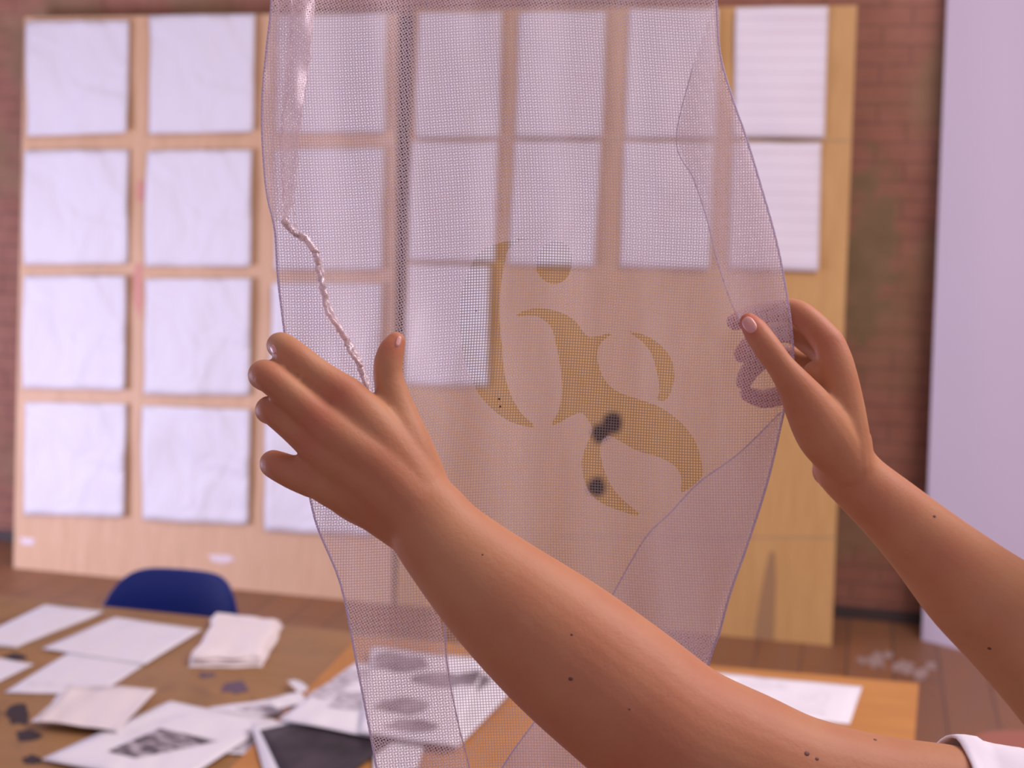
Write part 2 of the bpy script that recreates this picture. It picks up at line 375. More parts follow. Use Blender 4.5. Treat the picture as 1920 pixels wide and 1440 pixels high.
# ------------------------------------------------------------------ white screen panel
b0 = onz(1728, 1200, 0); b1 = onz(1815, 1222, 0); dr = (b1-b0); dr.z = 0; dr.normalize()
top = None
nrm = Vector((dr.y, -dr.x, 0)).normalized()
nl = (nrm+Vector((0, 0, .035))).normalized()
tl = onplane(1776, -10, b0, nl); hgt = 2.9
tl2 = b0+(tl-b0)*(hgt/(tl-b0).z); wid = 1.25
root = empty('display_screen', b0+dr*wid/2); tag(root, 'tall white fabric display screen leaning beside the brick wall', 'screen')
bm = bmesh.new(); nn = 26
G = []
for j in range(nn+1):
    rw = []
    for i in range(nn+1):
        p = b0.lerp(tl2, j/nn)+dr*wid*i/nn
        e = min(i, nn-i, j, nn-j)/4; e = min(e, 1)
        h = .008*e*(1+noise.noise(Vector((i*.28+j*.10, j*.05, 3))))
        rw.append(bm.verts.new(p+nl*h))
    G.append(rw)
for j in range(nn):
    for i in range(nn): bm.faces.new((G[j][i], G[j][i+1], G[j+1][i+1], G[j+1][i]))
o = obj('screen_fabric', bm, 'screen_white', smooth=True); o.parent = root
bm = bmesh.new(); slab(bm, [p-nl*.001 for p in (tl2, tl2+dr*wid, b0+dr*wid, b0)], nl, .02); o = obj('backing_panel', bm, 'screen_edge'); o.parent = root
rebase(root, b0+dr*wid/2)
for R_ in (LB, RB): rebase(R_[0], R_[0].location)

# ------------------------------------------------------------------ floor splashes
for i, (x, y, sx, sy) in enumerate([(1645, 1238, 16, 10), (1690, 1250, 20, 9), (1725, 1262, 12, 8), (1665, 1228, 10, 5), (1745, 1248, 9, 5), (1616, 1238, 8, 5)]):
    c = onz(x, y, 0); bm = bmesh.new(); pts = []
    for t in range(22):
        an = t*2*math.pi/22; w_ = 1+.95*noise.noise(Vector((math.cos(an)*1.7, math.sin(an)*1.7, i*3.3)))
        pts.append(c+Vector((math.cos(an)*sx*w_*.0023, math.sin(an)*sy*w_*.007, .0015)))
    slab(bm, pts, (0, 0, 1), .0014); o = obj('paint_splash', bm, 'splash')
    tag(o, 'dried whitish paint splash on the floorboards before the brick wall', 'paint splash', 'dried paint splashes on the floor')

# ------------------------------------------------------------------ table
TZ = .74
def table():
    x0, x1, y0, y1 = -3.1, -.42, 1.75, 3.07
    root = empty('work_table', ((x0+x1)/2, (y0+y1)/2, 0)); tag(root, 'large brown wooden work table spotted with ink, strewn with prints', 'table')
    mkbox('table_top', (x0, x1, y0, y1, TZ-.03, TZ), 'table', root, .004)
    for (sx, sy) in ((x0+.08, y0+.08), (x1-.08, y0+.08), (x0+.08, y1-.08), (x1-.08, y1-.08)):
        mkbox('leg', (sx-.03, sx+.03, sy-.03, sy+.03, 0, TZ-.03), 'legwood', root, .004)
    mkbox('apron', (x0+.06, x1-.06, y1-.10, y1-.08, TZ-.11, TZ-.03), 'legwood', root)
    mkbox('apron', (x0+.06, x1-.06, y0+.08, y0+.10, TZ-.11, TZ-.03), 'legwood', root)
    rebase(root, root.location)
    return root
tb = table()
def tstain(cx, cy, rx, ry, mat, seed, h=TZ):
    pts = []
    for i in range(24):
        t = i*2*math.pi/24; w_ = 1+.6*noise.noise(Vector((math.cos(t)*1.6, math.sin(t)*1.6, seed)))
        pts.append(onz(cx+rx*w_*math.cos(t), cy+ry*w_*math.sin(t), h+.0008))
    bm = bmesh.new(); slab(bm, pts, (0, 0, 1), .0006); o = obj('ink_stain', bm, mat); o.parent = tb; o.location = -tb.location
    o['label'] = 'dark dried ink stain'
tstain(35, 1338, 22, 20, 'ink', 1); tstain(52, 1378, 26, 10, 'ink', 5); tstain(440, 1290, 26, 10, 'violet', 3); tstain(385, 1265, 14, 5, 'violet', 9)
tstain(60, 1425, 18, 8, 'ink', 12); tstain(28, 1232, 20, 6, 'ink', 15)
# orange board lying over the table
OZ = TZ+.018
oq = [onz(x, y, OZ) for x, y in ((672, 1193), (1723, 1281), (1712, 1425), (432, 1440))]
oq[3] = oq[3]+(oq[3]-oq[0])*.25
oq[2] = oq[2]+(oq[2]-oq[1])*.6
octr = sum(oq, Vector())/4; octr.z = TZ
bm = bmesh.new(); slab(bm, [p-octr for p in oq], (0, 0, 1), .0175)
o = obj('drawing_board', bm, 'orange'); o.location = octr; tag(o, 'orange varnished wooden board lying across the table behind the arms', 'board')

# ------------------------------------------------------------------ papers on the table
def tpaper(px, h, label, mat='paper', th=.0004, amp=.003, curl=.0, seed=1, group='papers and prints on the work table', name='paper_sheet', prints=(), cat='paper', n=12, level=True):
    q = [onz(x, y, h) for x, y in px]; c = sum(q, Vector())/4
    bm = bmesh.new(); sheet(bm, [p-c for p in q], (0, 0, 1), th, n, amp, seed, curl)
    o = obj(name, bm, mat, smooth=True); o.location = c
    tag(o, label, cat, group)
    for (pp, pm, pn, pl) in prints:
        # print follows the sheet surface: same warp, slightly above
        deps = BVHTree.FromPolygons([v_.co for v_ in o.data.vertices], [list(f.vertices) for f in o.data.polygons])
        qq = [onz(x, y, h+.001)-c for x, y in pp]; bm = bmesh.new(); N = 14; G = []
        for j in range(N+1):
            rw = []
            for i in range(N+1):
                u, v_ = i/N, j/N; p = (qq[0]*(1-u)+qq[1]*u)*(1-v_)+(qq[3]*(1-u)+qq[2]*u)*v_
                hit = deps.ray_cast(Vector((p.x, p.y, 1)), Vector((0, 0, -1)))
                z = hit[0].z if hit[0] is not None else p.z
                rw.append(bm.verts.new((p.x, p.y, z+.0004)))
            G.append(rw)
        for j in range(N):
            for i in range(N): bm.faces.new((G[j][i], G[j+1][i], G[j+1][i+1], G[j][i+1]))
        ch = obj(pn, bm, pm, o); ch['label'] = pl
    return o
tpaper([(85, 1139), (193, 1151), (30, 1216), (-60, 1210)], TZ+.001, 'thick blank white card nearest the far left corner of the table', th=.008, amp=0, seed=2)
tpaper([(216, 1157), (379, 1181), (272, 1247), (78, 1217)], TZ+.0035, 'blank white sheet before the blue chair, overlapping the sheet below it', amp=.001, seed=3)
tpaper([(130, 1224), (290, 1234), (184, 1303), (8, 1299)], TZ+.001, 'blank white sheet with a folded lower edge, tucked under another sheet', amp=.001, seed=4,
       prints=[([(55, 1277), (200, 1286), (194, 1291), (48, 1282)], 'print_faint', 'crease', 'faint grey crease')])
tpaper([(-60, 1225), (64, 1246), (-10, 1283), (-110, 1270)], TZ+.001, 'white sheet cut by the left edge of the picture', amp=.001, seed=5)
tpaper([(112, 1297), (185, 1301), (160, 1325), (95, 1322)], TZ+.0006, 'small white slip between the folded sheet and the cream paper', amp=.001, seed=5.5)
tpaper([(128, 1298), (293, 1301), (222, 1383), (58, 1366)], TZ+.004, 'cream sheet with curled corners left of the photo print', 'cream', amp=.004, curl=.022, seed=6)
tpaper([(320, 1317), (520, 1352), (330, 1475), (78, 1425)], TZ+.008, 'white page with a dark street photo printed on it', amp=.003, seed=7,
       prints=[([(300, 1368), (410, 1390), (255, 1424), (200, 1412)], 'print_photo', 'photo_print', 'dark street photo')])
tpaper([(390, 1328), (500, 1313), (560, 1335), (430, 1352)], TZ+.004, 'white print with grey lines behind the street photo page', amp=.002, seed=8,
       prints=[([(440, 1328), (500, 1320), (530, 1333), (470, 1340)], 'print_text', 'grey_print', 'grey printed lines')])
tpaper([(430, 1375), (480, 1385), (500, 1418), (395, 1412)], TZ+.003, 'grey print half hidden beneath the street photo page', amp=.001, seed=8.2,
       prints=[([(440, 1383), (478, 1390), (490, 1410), (412, 1408)], 'print_text', 'grey_print', 'grey printed area')])
tpaper([(470, 1357), (545, 1352), (720, 1384), (515, 1520)], OZ+.006, 'dark photograph with a white border at the bottom of the table', amp=.001, seed=9, n=6)
# dark photo on it: larger, runs out of frame
tpaper([(487, 1370), (546, 1357), (745, 1386), (560, 1520)], OZ+.0075, 'nearly black glossy photo print lying on the white bordered sheet', 'print_dark', amp=.001, seed=10, n=6, name='photo_print')
tpaper([(668, 1243), (812, 1262), (700, 1384), (522, 1350)], OZ+.012, 'white newsprint page with grey picture strip left of the held mesh', amp=.002, seed=11,
       prints=[([(660, 1254), (700, 1262), (610, 1312), (572, 1305)], 'print_text', 'grey_print', 'grey picture strip'), ([(640, 1295), (710, 1303), (670, 1335), (612, 1325)], 'print_text', 'grey_print', 'grey text block')])
tpaper([(696, 1216), (915, 1238), (852, 1404), (672, 1376)], OZ+.016, 'crumpled white page with blurry grey picture seen through the mesh', amp=.004, seed=12)
bpy.context.view_layer.update()
pg = [o for o in COL.objects if o.get('label', '').startswith('crumpled white page')][0]
tpaper([(860, 1238), (972, 1284), (858, 1402), (790, 1392)], OZ+.010, 'white page corner under the crumpled page, near the forearm', amp=.001, seed=13)
tpaper([(700, 1370), (800, 1385), (770, 1480), (700, 1470)], OZ+.006, 'narrow white page end at the foot of the mesh', amp=.001, seed=14)
for pp in ([(735, 1228), (800, 1232), (760, 1262), (700, 1258)], [(800, 1262), (880, 1262), (850, 1290), (775, 1288)], [(722, 1310), (800, 1314), (790, 1342), (712, 1338)], [(880, 1262), (915, 1262), (890, 1290), (860, 1290)], [(730, 1352), (820, 1360), (812, 1376), (735, 1368)]):
    c = pg.location; T = BVHTree.FromPolygons([v_.co for v_ in pg.data.vertices], [list(f.vertices) for f in pg.data.polygons])
    cx = sum(p[0] for p in pp)/4; cy = sum(p[1] for p in pp)/4; bm = bmesh.new(); ring = []; ctr_ = None
    rxp = (max(p[0] for p in pp)-min(p[0] for p in pp))/2; ryp = (max(p[1] for p in pp)-min(p[1] for p in pp))/2
    rings = []
    for rr in (.0, .35, .7, 1):
        rw = []
        for t in range(24):
            an = t*math.pi/12; w_ = rr*(1+.35*noise.noise(Vector((math.cos(an)*1.8, math.sin(an)*1.8, cx))))
            q0 = onz(cx+rxp*w_*math.cos(an)*1.1, cy+ryp*w_*math.sin(an), OZ+.016)-c
            hit = T.ray_cast(Vector((q0.x, q0.y, 1)), Vector((0, 0, -1)))
            rw.append(bm.verts.new((q0.x, q0.y, (hit[0].z if hit[0] is not None else q0.z)+.0004)))
        rings.append(rw)
    for A, B in zip(rings, rings[1:]):
        for t in range(24): bm.faces.new((A[t], A[(t+1) % 24], B[(t+1) % 24], B[t]))
    bmesh.ops.remove_doubles(bm, verts=bm.verts, dist=1e-6)
    ch = obj('grey_print', bm, mat_print('soft_grey_print', 12, .3, .75, (.5, .46, .49), (.06, .045, .055)) if M['print_grey'] is None else M['print_grey'], pg); M['print_grey'] = ch.data.materials[0]; ch['label'] = 'grey blurry patch of the picture'
tpaper([(1340, 1262), (1617, 1288), (1593, 1358), (1300, 1330)], OZ+.001, 'white page with faint pencil marks on the orange board by the forearm', amp=.001, seed=15,
       prints=[([(1500, 1300), (1555, 1306), (1545, 1340), (1490, 1334)], 'print_faint', 'pencil_marks', 'faint pencil marks'), ([(1390, 1272), (1480, 1281), (1476, 1292), (1385, 1284)], 'print_faint', 'pencil_marks', 'faint pencil marks')])
for i, (px, lab) in enumerate([([(537, 1281), (555, 1283), (600, 1306), (560, 1305)], 'torn scrap of white paper at the orange board left corner'),
                               ([(500, 1318), (560, 1306), (585, 1322), (520, 1338)], 'torn paper end with grey dashes beside the newsprint page')]):
    tpaper(px, TZ+.010+.01*i, lab, amp=.004, curl=.01, seed=20+i, n=8, name='paper_scrap', cat='paper scrap')
# folded cloth pad: three visible folds
cl = empty('folded_cloth'); cq = [(404, 1161), (532, 1176), (492, 1252), (352, 1253)]
base = [onz(x, y, TZ) for x, y in cq]; cc = sum(base, Vector())/4
for lyr in range(3):
    z0 = .001+lyr*.0085; bm = bmesh.new(); N = 18; ins = (.0, .006, .012)[lyr]
    G = {}
    q = [p+(cc-p)*(ins/.18) for p in base]
    top_, bot_ = [], []
    for j in range(N+1):
        rt, rb = [], []
        for i in range(N+1):
            u, v_ = i/N, j/N; p = (q[0]*(1-u)+q[1]*u)*(1-v_)+(q[3]*(1-u)+q[2]*u)*v_
            e = min(u, 1-u, v_, 1-v_); rd = min(1, math.sqrt(max(e, 0)/.06)) if e < .06 else 1
            p = p+Vector((noise.noise(Vector((u*4, v_*4, lyr*3))), noise.noise(Vector((u*4, v_*4, lyr*3+9))), 0))*.010
            hh = .009*rd; sag = (.003+.004*(lyr == 2))*noise.noise(Vector((u*3, v_*3, 5)))
            rt.append(bm.verts.new(p+Vector((0, 0, z0+.0005+hh*.95+sag*rd)))); rb.append(bm.verts.new(p+Vector((0, 0, z0))))
        top_.append(rt); bot_.append(rb)
    for j in range(N):
        for i in range(N):
            bm.faces.new((top_[j][i], top_[j+1][i], top_[j+1][i+1], top_[j][i+1])); bm.faces.new((bot_[j][i], bot_[j][i+1], bot_[j+1][i+1], bot_[j+1][i]))
    rim = [(0, i) for i in range(N)]+[(j, N) for j in range(N)]+[(N, i) for i in range(N, 0, -1)]+[(j, 0) for j in range(N, 0, -1)]
    for q_, (j, i) in enumerate(rim):
        j2, i2 = rim[(q_+1) % len(rim)]; bm.faces.new((top_[j][i], top_[j2][i2], bot_[j2][i2], bot_[j][i]))
    bmesh.ops.recalc_face_normals(bm, faces=bm.faces)
    o = obj('fold', bm, 'cloth', cl, True)
rebase(cl, (cc.x, cc.y, TZ)); tag(cl, 'off-white folded cloth pad near the blue chair on the table', 'cloth')

# ------------------------------------------------------------------ blue shell chair
def chair():
    c = onz(266, 1112, .80); root = empty('shell_chair', (c.x, c.y-.02, 0)); tag(root, 'blue plastic shell chair pushed behind the work table', 'chair')
    prof = [(-.20, .43), (-.17, .445), (-.08, .435), (.05, .42), (.13, .43), (.18, .48), (.20, .56), (.215, .66), (.225, .74), (.235, .80)]
    pf = catmull([(*p, 0) for p in prof], 6); n = len(pf); bm = bmesh.new(); G = []; K = 24
    for i, p in enumerate(pf):
        t = i/(n-1)
        hw = .205 if t < .55 else .205-.015*(t-.55)/.45
        if t < .12: hw *= .75+.25*math.sqrt(t/.12)
        rw = []
        for k_ in range(K+1):
            s = -1+2*k_/K; y_, z_ = p[0], p[1]
            if t < .5: z_ += .03*abs(s)**2.5
            else: y_ -= .055*abs(s)**2.2
            if .35 < t < .75: z_ += .01*abs(s)**3
            if t > .55: z_ -= (.32 if s < 0 else .22)*(abs(s)**(4.2 if s < 0 else 8.0))*((t-.55)/.45)**1.2*.42
            rw.append(bm.verts.new((s*hw, y_, z_)))
        G.append(rw)
    for A, B in zip(G, G[1:]):
        for k_ in range(K): bm.faces.new((A[k_], A[k_+1], B[k_+1], B[k_]))
    o = obj('seat_shell', bm, 'blue', root, True)
    md = o.modifiers.new('s', 'SOLIDIFY'); md.thickness = .007; md.offset = 0
    for A in (0,):
        pts = [tuple(G_) for G_ in ()]
    for sx in (-1, 1):
        for sy in (-1, 1):
            bm = bmesh.new(); tube(bm, [(sx*.13, sy*.12+.0, .415, .011), (sx*.19, sy*.19, .02, .011)], 12, 4, False)
            lg = obj('leg', bm, 'metal', root, True)
            bm = bmesh.new(); tube(bm, [(sx*.188, sy*.188, .03, .014), (sx*.191, sy*.191, .0, .014)], 12, 2, False); obj('foot_cap', bm, 'screen_edge', lg, True)
    root.rotation_euler = (0, 0, math.radians(14)-math.radians(8))
    return root
ch = chair()

# small red-brown stool whose rim shows behind the sleeve
sc_ = onz(1950, 1420, .52); st = empty('round_stool', (sc_.x, sc_.y, 0)); tag(st, 'reddish wooden stool rim showing just above the white sleeve', 'stool')
bm = bmesh.new(); tube(bm, [(0, 0, .485, .17), (0, 0, .515, .17)], 40, 2, False); obj('seat', bm, 'redwood', st)
for sx in (-1, 1):
    for sy in (-1, 1):
        bm = bmesh.new(); tube(bm, [(sx*.09, sy*.09, .485, .015), (sx*.13, sy*.13, .0, .013)], 12, 3, False); obj('leg', bm, 'redwood', st, True)
print('STOOL', sc_)

# ------------------------------------------------------------------ the mesh sheet
Lpx = [(-170, 512), (0, 509), (90, 500), (180, 492), (260, 492), (360, 500), (430, 515), (520, 521), (620, 533), (720, 545), (830, 562), (950, 585), (1000, 600), (1100, 640), (1250, 670), (1400, 699), (1440, 706), (1640, 745)]
Rpx = [(-170, 1335), (0, 1343), (100, 1350), (180, 1372), (260, 1400), (360, 1430), (430, 1450), (500, 1466), (600, 1482), (690, 1487), (780, 1468), (900, 1440), (1020, 1402), (1110, 1370), (1200, 1345), (1240, 1330), (1440, 1275), (1640, 1230)]
def side(T):
    ys, xs = zip(*T); d = np.array(catmull([(y, x) for y, x in T], 8)); return lambda y: float(np.interp(y, d[:, 0], d[:, 1]))
xL, xR = side(Lpx), side(Rpx)
def fdepth(x, y):
    d = .842+(x-540)/900*(.100)
    d -= .022*math.exp(-((x-690)**2+(y-760)**2)/170**2)
    d += .004*math.sin(x*.017+y*.003)+.003*math.sin(x*.043-y*.004)+.004*math.sin(y*.006+x*.006)
    d -= .006*math.exp(-((x-1420)**2+(y-640)**2)/90**2)
    return d
def bulge(x, y):
    u = (x-xL(y))/(xR(y)-xL(y)); u = min(max(u, 0), 1)
    g = .045*math.sin(math.pi*u)**.6 if 0 < u < 1 else 0
    g *= 1-.75*math.exp(-((x-1420)**2+(y-660)**2)/130**2)
    return g*(1+.15*math.sin(x*.03+y*.01))
def smooth_poly(p, sub=5):
    n = len(p); q = p[-1:]+p+p[:2]; out = []
    q = [np.array(v_, float) for v_ in q]
    for i in range(1, n+1):
        p0, p1, p2, p3 = q[i-1:i+3]
        for s in range(sub):
            t = s/sub; out.append(.5*((2*p1)+(-p0+p2)*t+(2*p0-5*p1+4*p2-p3)*t*t+(-p0+3*p1-3*p2+p3)*t**3))
    return np.array(out)
def sdf(poly, X, Y):                        # negative inside
    x1, y1 = poly[:, 0], poly[:, 1]; x2, y2 = np.roll(x1, -1), np.roll(y1, -1)
    D = np.full(X.shape, 1e9); ins = np.zeros(X.shape, bool)
    for a1, b1, a2, b2 in zip(x1, y1, x2, y2):
        dx, dy = a2-a1, b2-b1; t = np.clip(((X-a1)*dx+(Y-b1)*dy)/(dx*dx+dy*dy+1e-9), 0, 1)
        D = np.minimum(D, np.hypot(X-a1-t*dx, Y-b1-t*dy))
        c = ((b1 > Y) != (b2 > Y)) & (X < (a2-a1)*(Y-b1)/((b2-b1) if b2 != b1 else 1e-9)+a1); ins ^= c
    return np.where(ins, -D, D)
def crop5(pts): return [(840+x/2.483, 420+y/2.483) for x, y in pts]
H_A = crop5([(415, 50), (300, 75), (215, 95), (150, 130), (95, 220), (62, 330), (55, 450), (70, 600), (105, 710), (150, 800), (215, 870), (300, 925), (405, 945), (340, 880), (290, 790), (262, 690), (250, 560), (240, 440), (245, 300), (262, 190), (292, 105)])
H_B = crop5([(500, 80), (550, 95), (575, 140), (572, 210), (545, 260), (500, 280), (450, 265), (415, 220), (415, 160), (445, 105)])
H_C = crop5([(310, 435), (350, 405), (430, 392), (520, 410), (590, 450), (640, 515), (680, 525), (770, 505), (715, 550), (694, 600), (705, 670), (740, 740), (800, 785), (900, 820), (990, 855), (1080, 920), (1150, 1010), (1180, 1110), (1180, 1180), (1090, 1250), (1088, 1190), (1060, 1130), (980, 1085), (880, 1055), (790, 1005), (740, 985), (710, 1030), (715, 1100), (745, 1190), (800, 1270), (900, 1360), (800, 1335), (700, 1290), (645, 1220), (622, 1120), (640, 1040), (672, 960), (650, 910), (620, 880), (570, 895), (530, 920), (480, 935), (515, 870), (530, 780), (525, 680), (505, 570), (480, 480), (425, 435), (370, 425)])
H_D = crop5([(840, 500), (910, 515), (980, 555), (1035, 620), (1053, 690), (1045, 760), (1015, 820), (970, 815), (985, 780), (975, 700), (945, 600), (900, 545)])
WEDGE = [(832, 1125), (840, 1240), (860, 1360), (880, 1450), (900, 1700), (800, 1720), (930, 1700), (942, 1445), (962, 1405), (1006, 1350), (1090, 1260), (1130, 1190), (960, 1150)]
WEDGE = [(832, 1125), (840, 1240), (860, 1360), (880, 1440), (930, 1442), (960, 1405), (1006, 1350), (1090, 1260), (1130, 1190), (960, 1150)]
holes = [smooth_poly(h) for h in (H_A, H_B, H_C, H_D)]+[smooth_poly(WEDGE, 3)]
FLAP_R = [(1500, 720), (1465, 772), (1385, 850), (1310, 905), (1260, 958), (1215, 1002), (1180, 1058), (1145, 1122), (1100, 1200), (1050, 1290), (1005, 1350), (962, 1408), (940, 1442), (900, 1700), (1500, 1700)]
FLAP_T = [(1500, -200), (1340, -200), (1335, 20), (1300, 120), (1268, 262), (1300, 335), (1325, 410), (1342, 480), (1368, 560), (1388, 604), (1440, 640), (1520, 640)]
STRIP = [(470, -200), (592, -200), (590, 20), (576, 140), (562, 240), (552, 340), (545, 400), (532, 414), (480, 420), (440, 200)]
def grid_sheet(depthf, step, keep, rot, bm, uvl, scale=1.0, y0=-170, y1=1640, off=(0, 0), warp=0):
    nj = int((y1-y0)/step)+1; ni = int(960/step)
    Ys = np.linspace(y0, y1, nj+1); X = np.zeros((nj+1, ni+1)); Y = np.zeros_like(X)
    for j, y in enumerate(Ys):
        X[j] = np.linspace(xL(y), xR(y), ni+1); Y[j] = y
    K = keep(X, Y) if keep else None
    ct, st_ = math.cos(rot), math.sin(rot); cache = {}
    def vert(x, y):
        key = (round(x, 2), round(y, 2))
        if key not in cache: cache[key] = bm.verts.new(P(x, y, depthf(x, y)))
        return cache[key]
    def uv(x, y):
        X_, Y_ = (x-960)/3050, (y-720)/3050
        X_ += warp*.004*math.sin(y*.006+x*.002); Y_ += warp*.003*math.sin(x*.008)
        return ((X_*ct-Y_*st_)*scale+off[0], (X_*st_+Y_*ct)*scale+off[1])
    for j in range(nj):
        for i in range(ni):
            pts = [(X[j, i], Y[j, i]), (X[j, i+1], Y[j, i+1]), (X[j+1, i+1], Y[j+1, i+1]), (X[j+1, i], Y[j+1, i])]
            if K is not None:
                kv = [K[j, i], K[j, i+1], K[j+1, i+1], K[j+1, i]]
                if max(kv) <= 0: continue
                if min(kv) < 0:
                    out = []
                    for q_ in range(4):
                        p, v0 = pts[q_], kv[q_]; p2, v1 = pts[(q_+1) % 4], kv[(q_+1) % 4]
                        if v0 >= 0: out.append(p)
                        if (v0 > 0) != (v1 > 0) and v0 != v1:
                            t = v0/(v0-v1); out.append((p[0]+(p2[0]-p[0])*t, p[1]+(p2[1]-p[1])*t))
                    pts = out
            vs = []; ps = []
            for p in pts:
                v_ = vert(*p)
                if v_ not in vs: vs.append(v_); ps.append(p)
            if len(vs) < 3: continue
            try: f = bm.faces.new(vs)
            except ValueError: continue
            for l, p in zip(f.loops, ps): l[uvl].uv = uv(*p)
def rep(bm): return bm.loops.layers.uv.new('UVMap')
ms = empty('mesh_sheet'); tag(ms, 'translucent white woven mesh sheet with cut-out shapes, held up by two hands', 'mesh fabric')
bm = bmesh.new(); uvl = rep(bm)
keepF = lambda X, Y: np.minimum.reduce([sdf(h, X, Y) for h in holes[:4]])
grid_sheet(fdepth, 6, keepF, 0, bm, uvl, warp=1)
obj('front_layer', bm, 'mesh', ms, True)
for h, lb_ in zip(holes[:4], ('tall brown printed crescent', 'round brown printed dot', 'large brown printed S-like stroke', 'small brown printed crescent')):
    bm = bmesh.new(); uvl = rep(bm)
    grid_sheet(fdepth, 6, lambda X, Y: -sdf(h, X, Y), 0, bm, uvl, warp=1)
    obj('printed_shape', bm, 'mesh_inked', ms, True)['label'] = lb_
bm = bmesh.new(); uvl = rep(bm)
keepB = lambda X, Y: np.minimum.reduce([sdf(h, X, Y) for h in holes])
grid_sheet(lambda x, y: fdepth(x, y)+bulge(x, y)+.0015, 6, keepB, math.radians(27), bm, uvl, .95, warp=1)
o = obj('back_layer', bm, 'mesh_lit', ms, True); o['label'] = 'back layer with figure-like cut-outs'
def flap(poly, dd, rot, name, lab, crumple=0, sc=1.0):
    pl = np.array(poly, float) if crumple else np.array(poly, float)
    bm = bmesh.new(); uvl = rep(bm)
    dm = lambda x, y: fdepth(x, y)+dd+crumple*noise.noise(Vector((x*.03, y*.012, 1)))
    grid_sheet(dm, 8, lambda X, Y: -sdf(pl, X, Y), rot, bm, uvl, sc, warp=1.5)
    o = obj(name, bm, 'mesh_lit', ms, True); o['label'] = lab; return o
flap(FLAP_R, .012, math.radians(-35), 'fold_flap', 'folded third layer along the lower side')
flap(FLAP_T, .010, math.radians(40), 'fold_flap', 'folded layer along the upper side')
flap(STRIP, -.006, math.radians(50), 'fold_flap', 'crumpled narrow folded strip', .006, .9)
flap([(545, -200), (592, -200), (590, 20), (576, 140), (562, 240), (552, 340), (545, 400), (532, 414), (526, 340), (524, 250), (534, 140), (542, 20)], -.0085, math.radians(12), 'fold_flap', 'second ply of the crumpled strip', .006, 1.1)
def hem(pts, rr, name='hem', mat='hem', dd=-.001, lab=None, rough=0, parent=ms):
    P3 = catmull([(x, y, 0) for x, y in pts], 8); L = []
    for i, p in enumerate(P3):
        q = P(p[0], p[1], fdepth(p[0], p[1])+dd)
        if rough: q = q+Vector([rough*noise.noise(Vector((i*.7, k_, 2))) for k_ in range(3)])
        L.append((*q, rr*(1+(.35*noise.noise(Vector((i*.9, 0, 7))) if rough else 0))))
    bm = bmesh.new(); uvl = rep(bm); tube(bm, L, 10, 1, False)
    for f in bm.faces:
        for l in f.loops:
            v_ = l.vert.co; l[uvl].uv = (v_.x*1.0+v_.z*.55, v_.z*.9-v_.x*.5)
    o = obj(name, bm, mat, parent, True)
    if lab: o['label'] = lab
    return o
hem([(p[0], p[1]) for p in FLAP_R[1:13]], .0005, dd=.011)
hem([(p[0], p[1]) for p in FLAP_T[3:10]], .0004, dd=.009)
hem([(832, 1100), (838, 1240), (860, 1360), (880, 1440), (900, 1560)], .0005, dd=.02)
ysq = list(range(-160, 1630, 30))
hem([(xL(y), y) for y in ysq], .0007, dd=0, lab='folded left edge')
hem([(xR(y), y) for y in ysq], .0008, dd=0, lab='folded right edge')
hem([(532, 414), (548, 432), (570, 446), (590, 470), (600, 505), (606, 545), (618, 582), (640, 622), (660, 655), (674, 682), (684, 712), (694, 742)], .0021, 'rolled_selvage', 'cord', -.004, 'twisted thick selvage cord', .0020)
hem([(534, 410), (552, 436), (566, 440), (594, 474), (597, 510), (609, 548), (614, 586), (643, 624), (657, 660), (678, 690), (690, 745)], .0014, 'rolled_selvage', 'cord', -.0055, 'second strand of the selvage cord', .0026)
hem([(588, -60), (584, 60), (575, 150), (562, 240), (556, 330), (550, 390), (556, 436)], .0005, 'crease', 'mesh_lit', -.008, 'bunched crease at the strip edge', .0022)
hem([(548, -60), (546, 60), (540, 160), (528, 250), (530, 340), (536, 400), (548, 432)], .0005, 'crease', 'mesh_lit', -.009, 'bunched crease inside the strip', .0030)
hem([(524, -60), (520, 60), (515, 160), (512, 250), (517, 340), (528, 400), (542, 425)], .0004, 'crease', 'mesh_lit', -.009, 'bunched crease inside the strip', .0030)
# small dark specks caught in the weave
for x, y in ((936, 748), (938, 762), (893, 583)):
    bm = bmesh.new(); c = P(x, y, fdepth(x, y)-.0006); bmesh.ops.create_icosphere(bm, subdivisions=2, radius=.0007 if x > 900 else .0004, matrix=Matrix.Translation(c))
    o = obj('speck', bm, 'ink', ms); o['label'] = 'tiny black speck'
rebase(ms, P(960, 1600, .88))

# ------------------------------------------------------------------ the person
def limb(bm, pts, **kw): tube(bm, [(*P(x, y, d), r_) for x, y, d, r_ in pts], **kw)
def fuse(bm, voxel, it, fac=.5):
    me = bpy.data.meshes.new('tmp'); bmesh.ops.recalc_face_normals(bm, faces=bm.faces); bm.to_mesh(me); bm.free()
    o = bpy.data.objects.new('tmp', me); COL.objects.link(o)
    rm = o.modifiers.new('r', 'REMESH'); rm.mode = 'VOXEL'; rm.voxel_size = voxel; rm.use_smooth_shade = True
    sm = o.modifiers.new('s', 'SMOOTH'); sm.iterations = it; sm.factor = fac
    dg = bpy.context.evaluated_depsgraph_get(); e = o.evaluated_get(dg); out = bpy.data.meshes.new_from_object(e)
    bpy.data.objects.remove(o); return out
LS, RS = CC(.45, -.28, .79), CC(.62, -.14, 1.13)      # shoulders
# --- left hand and arm (nearer)
bm = bmesh.new()
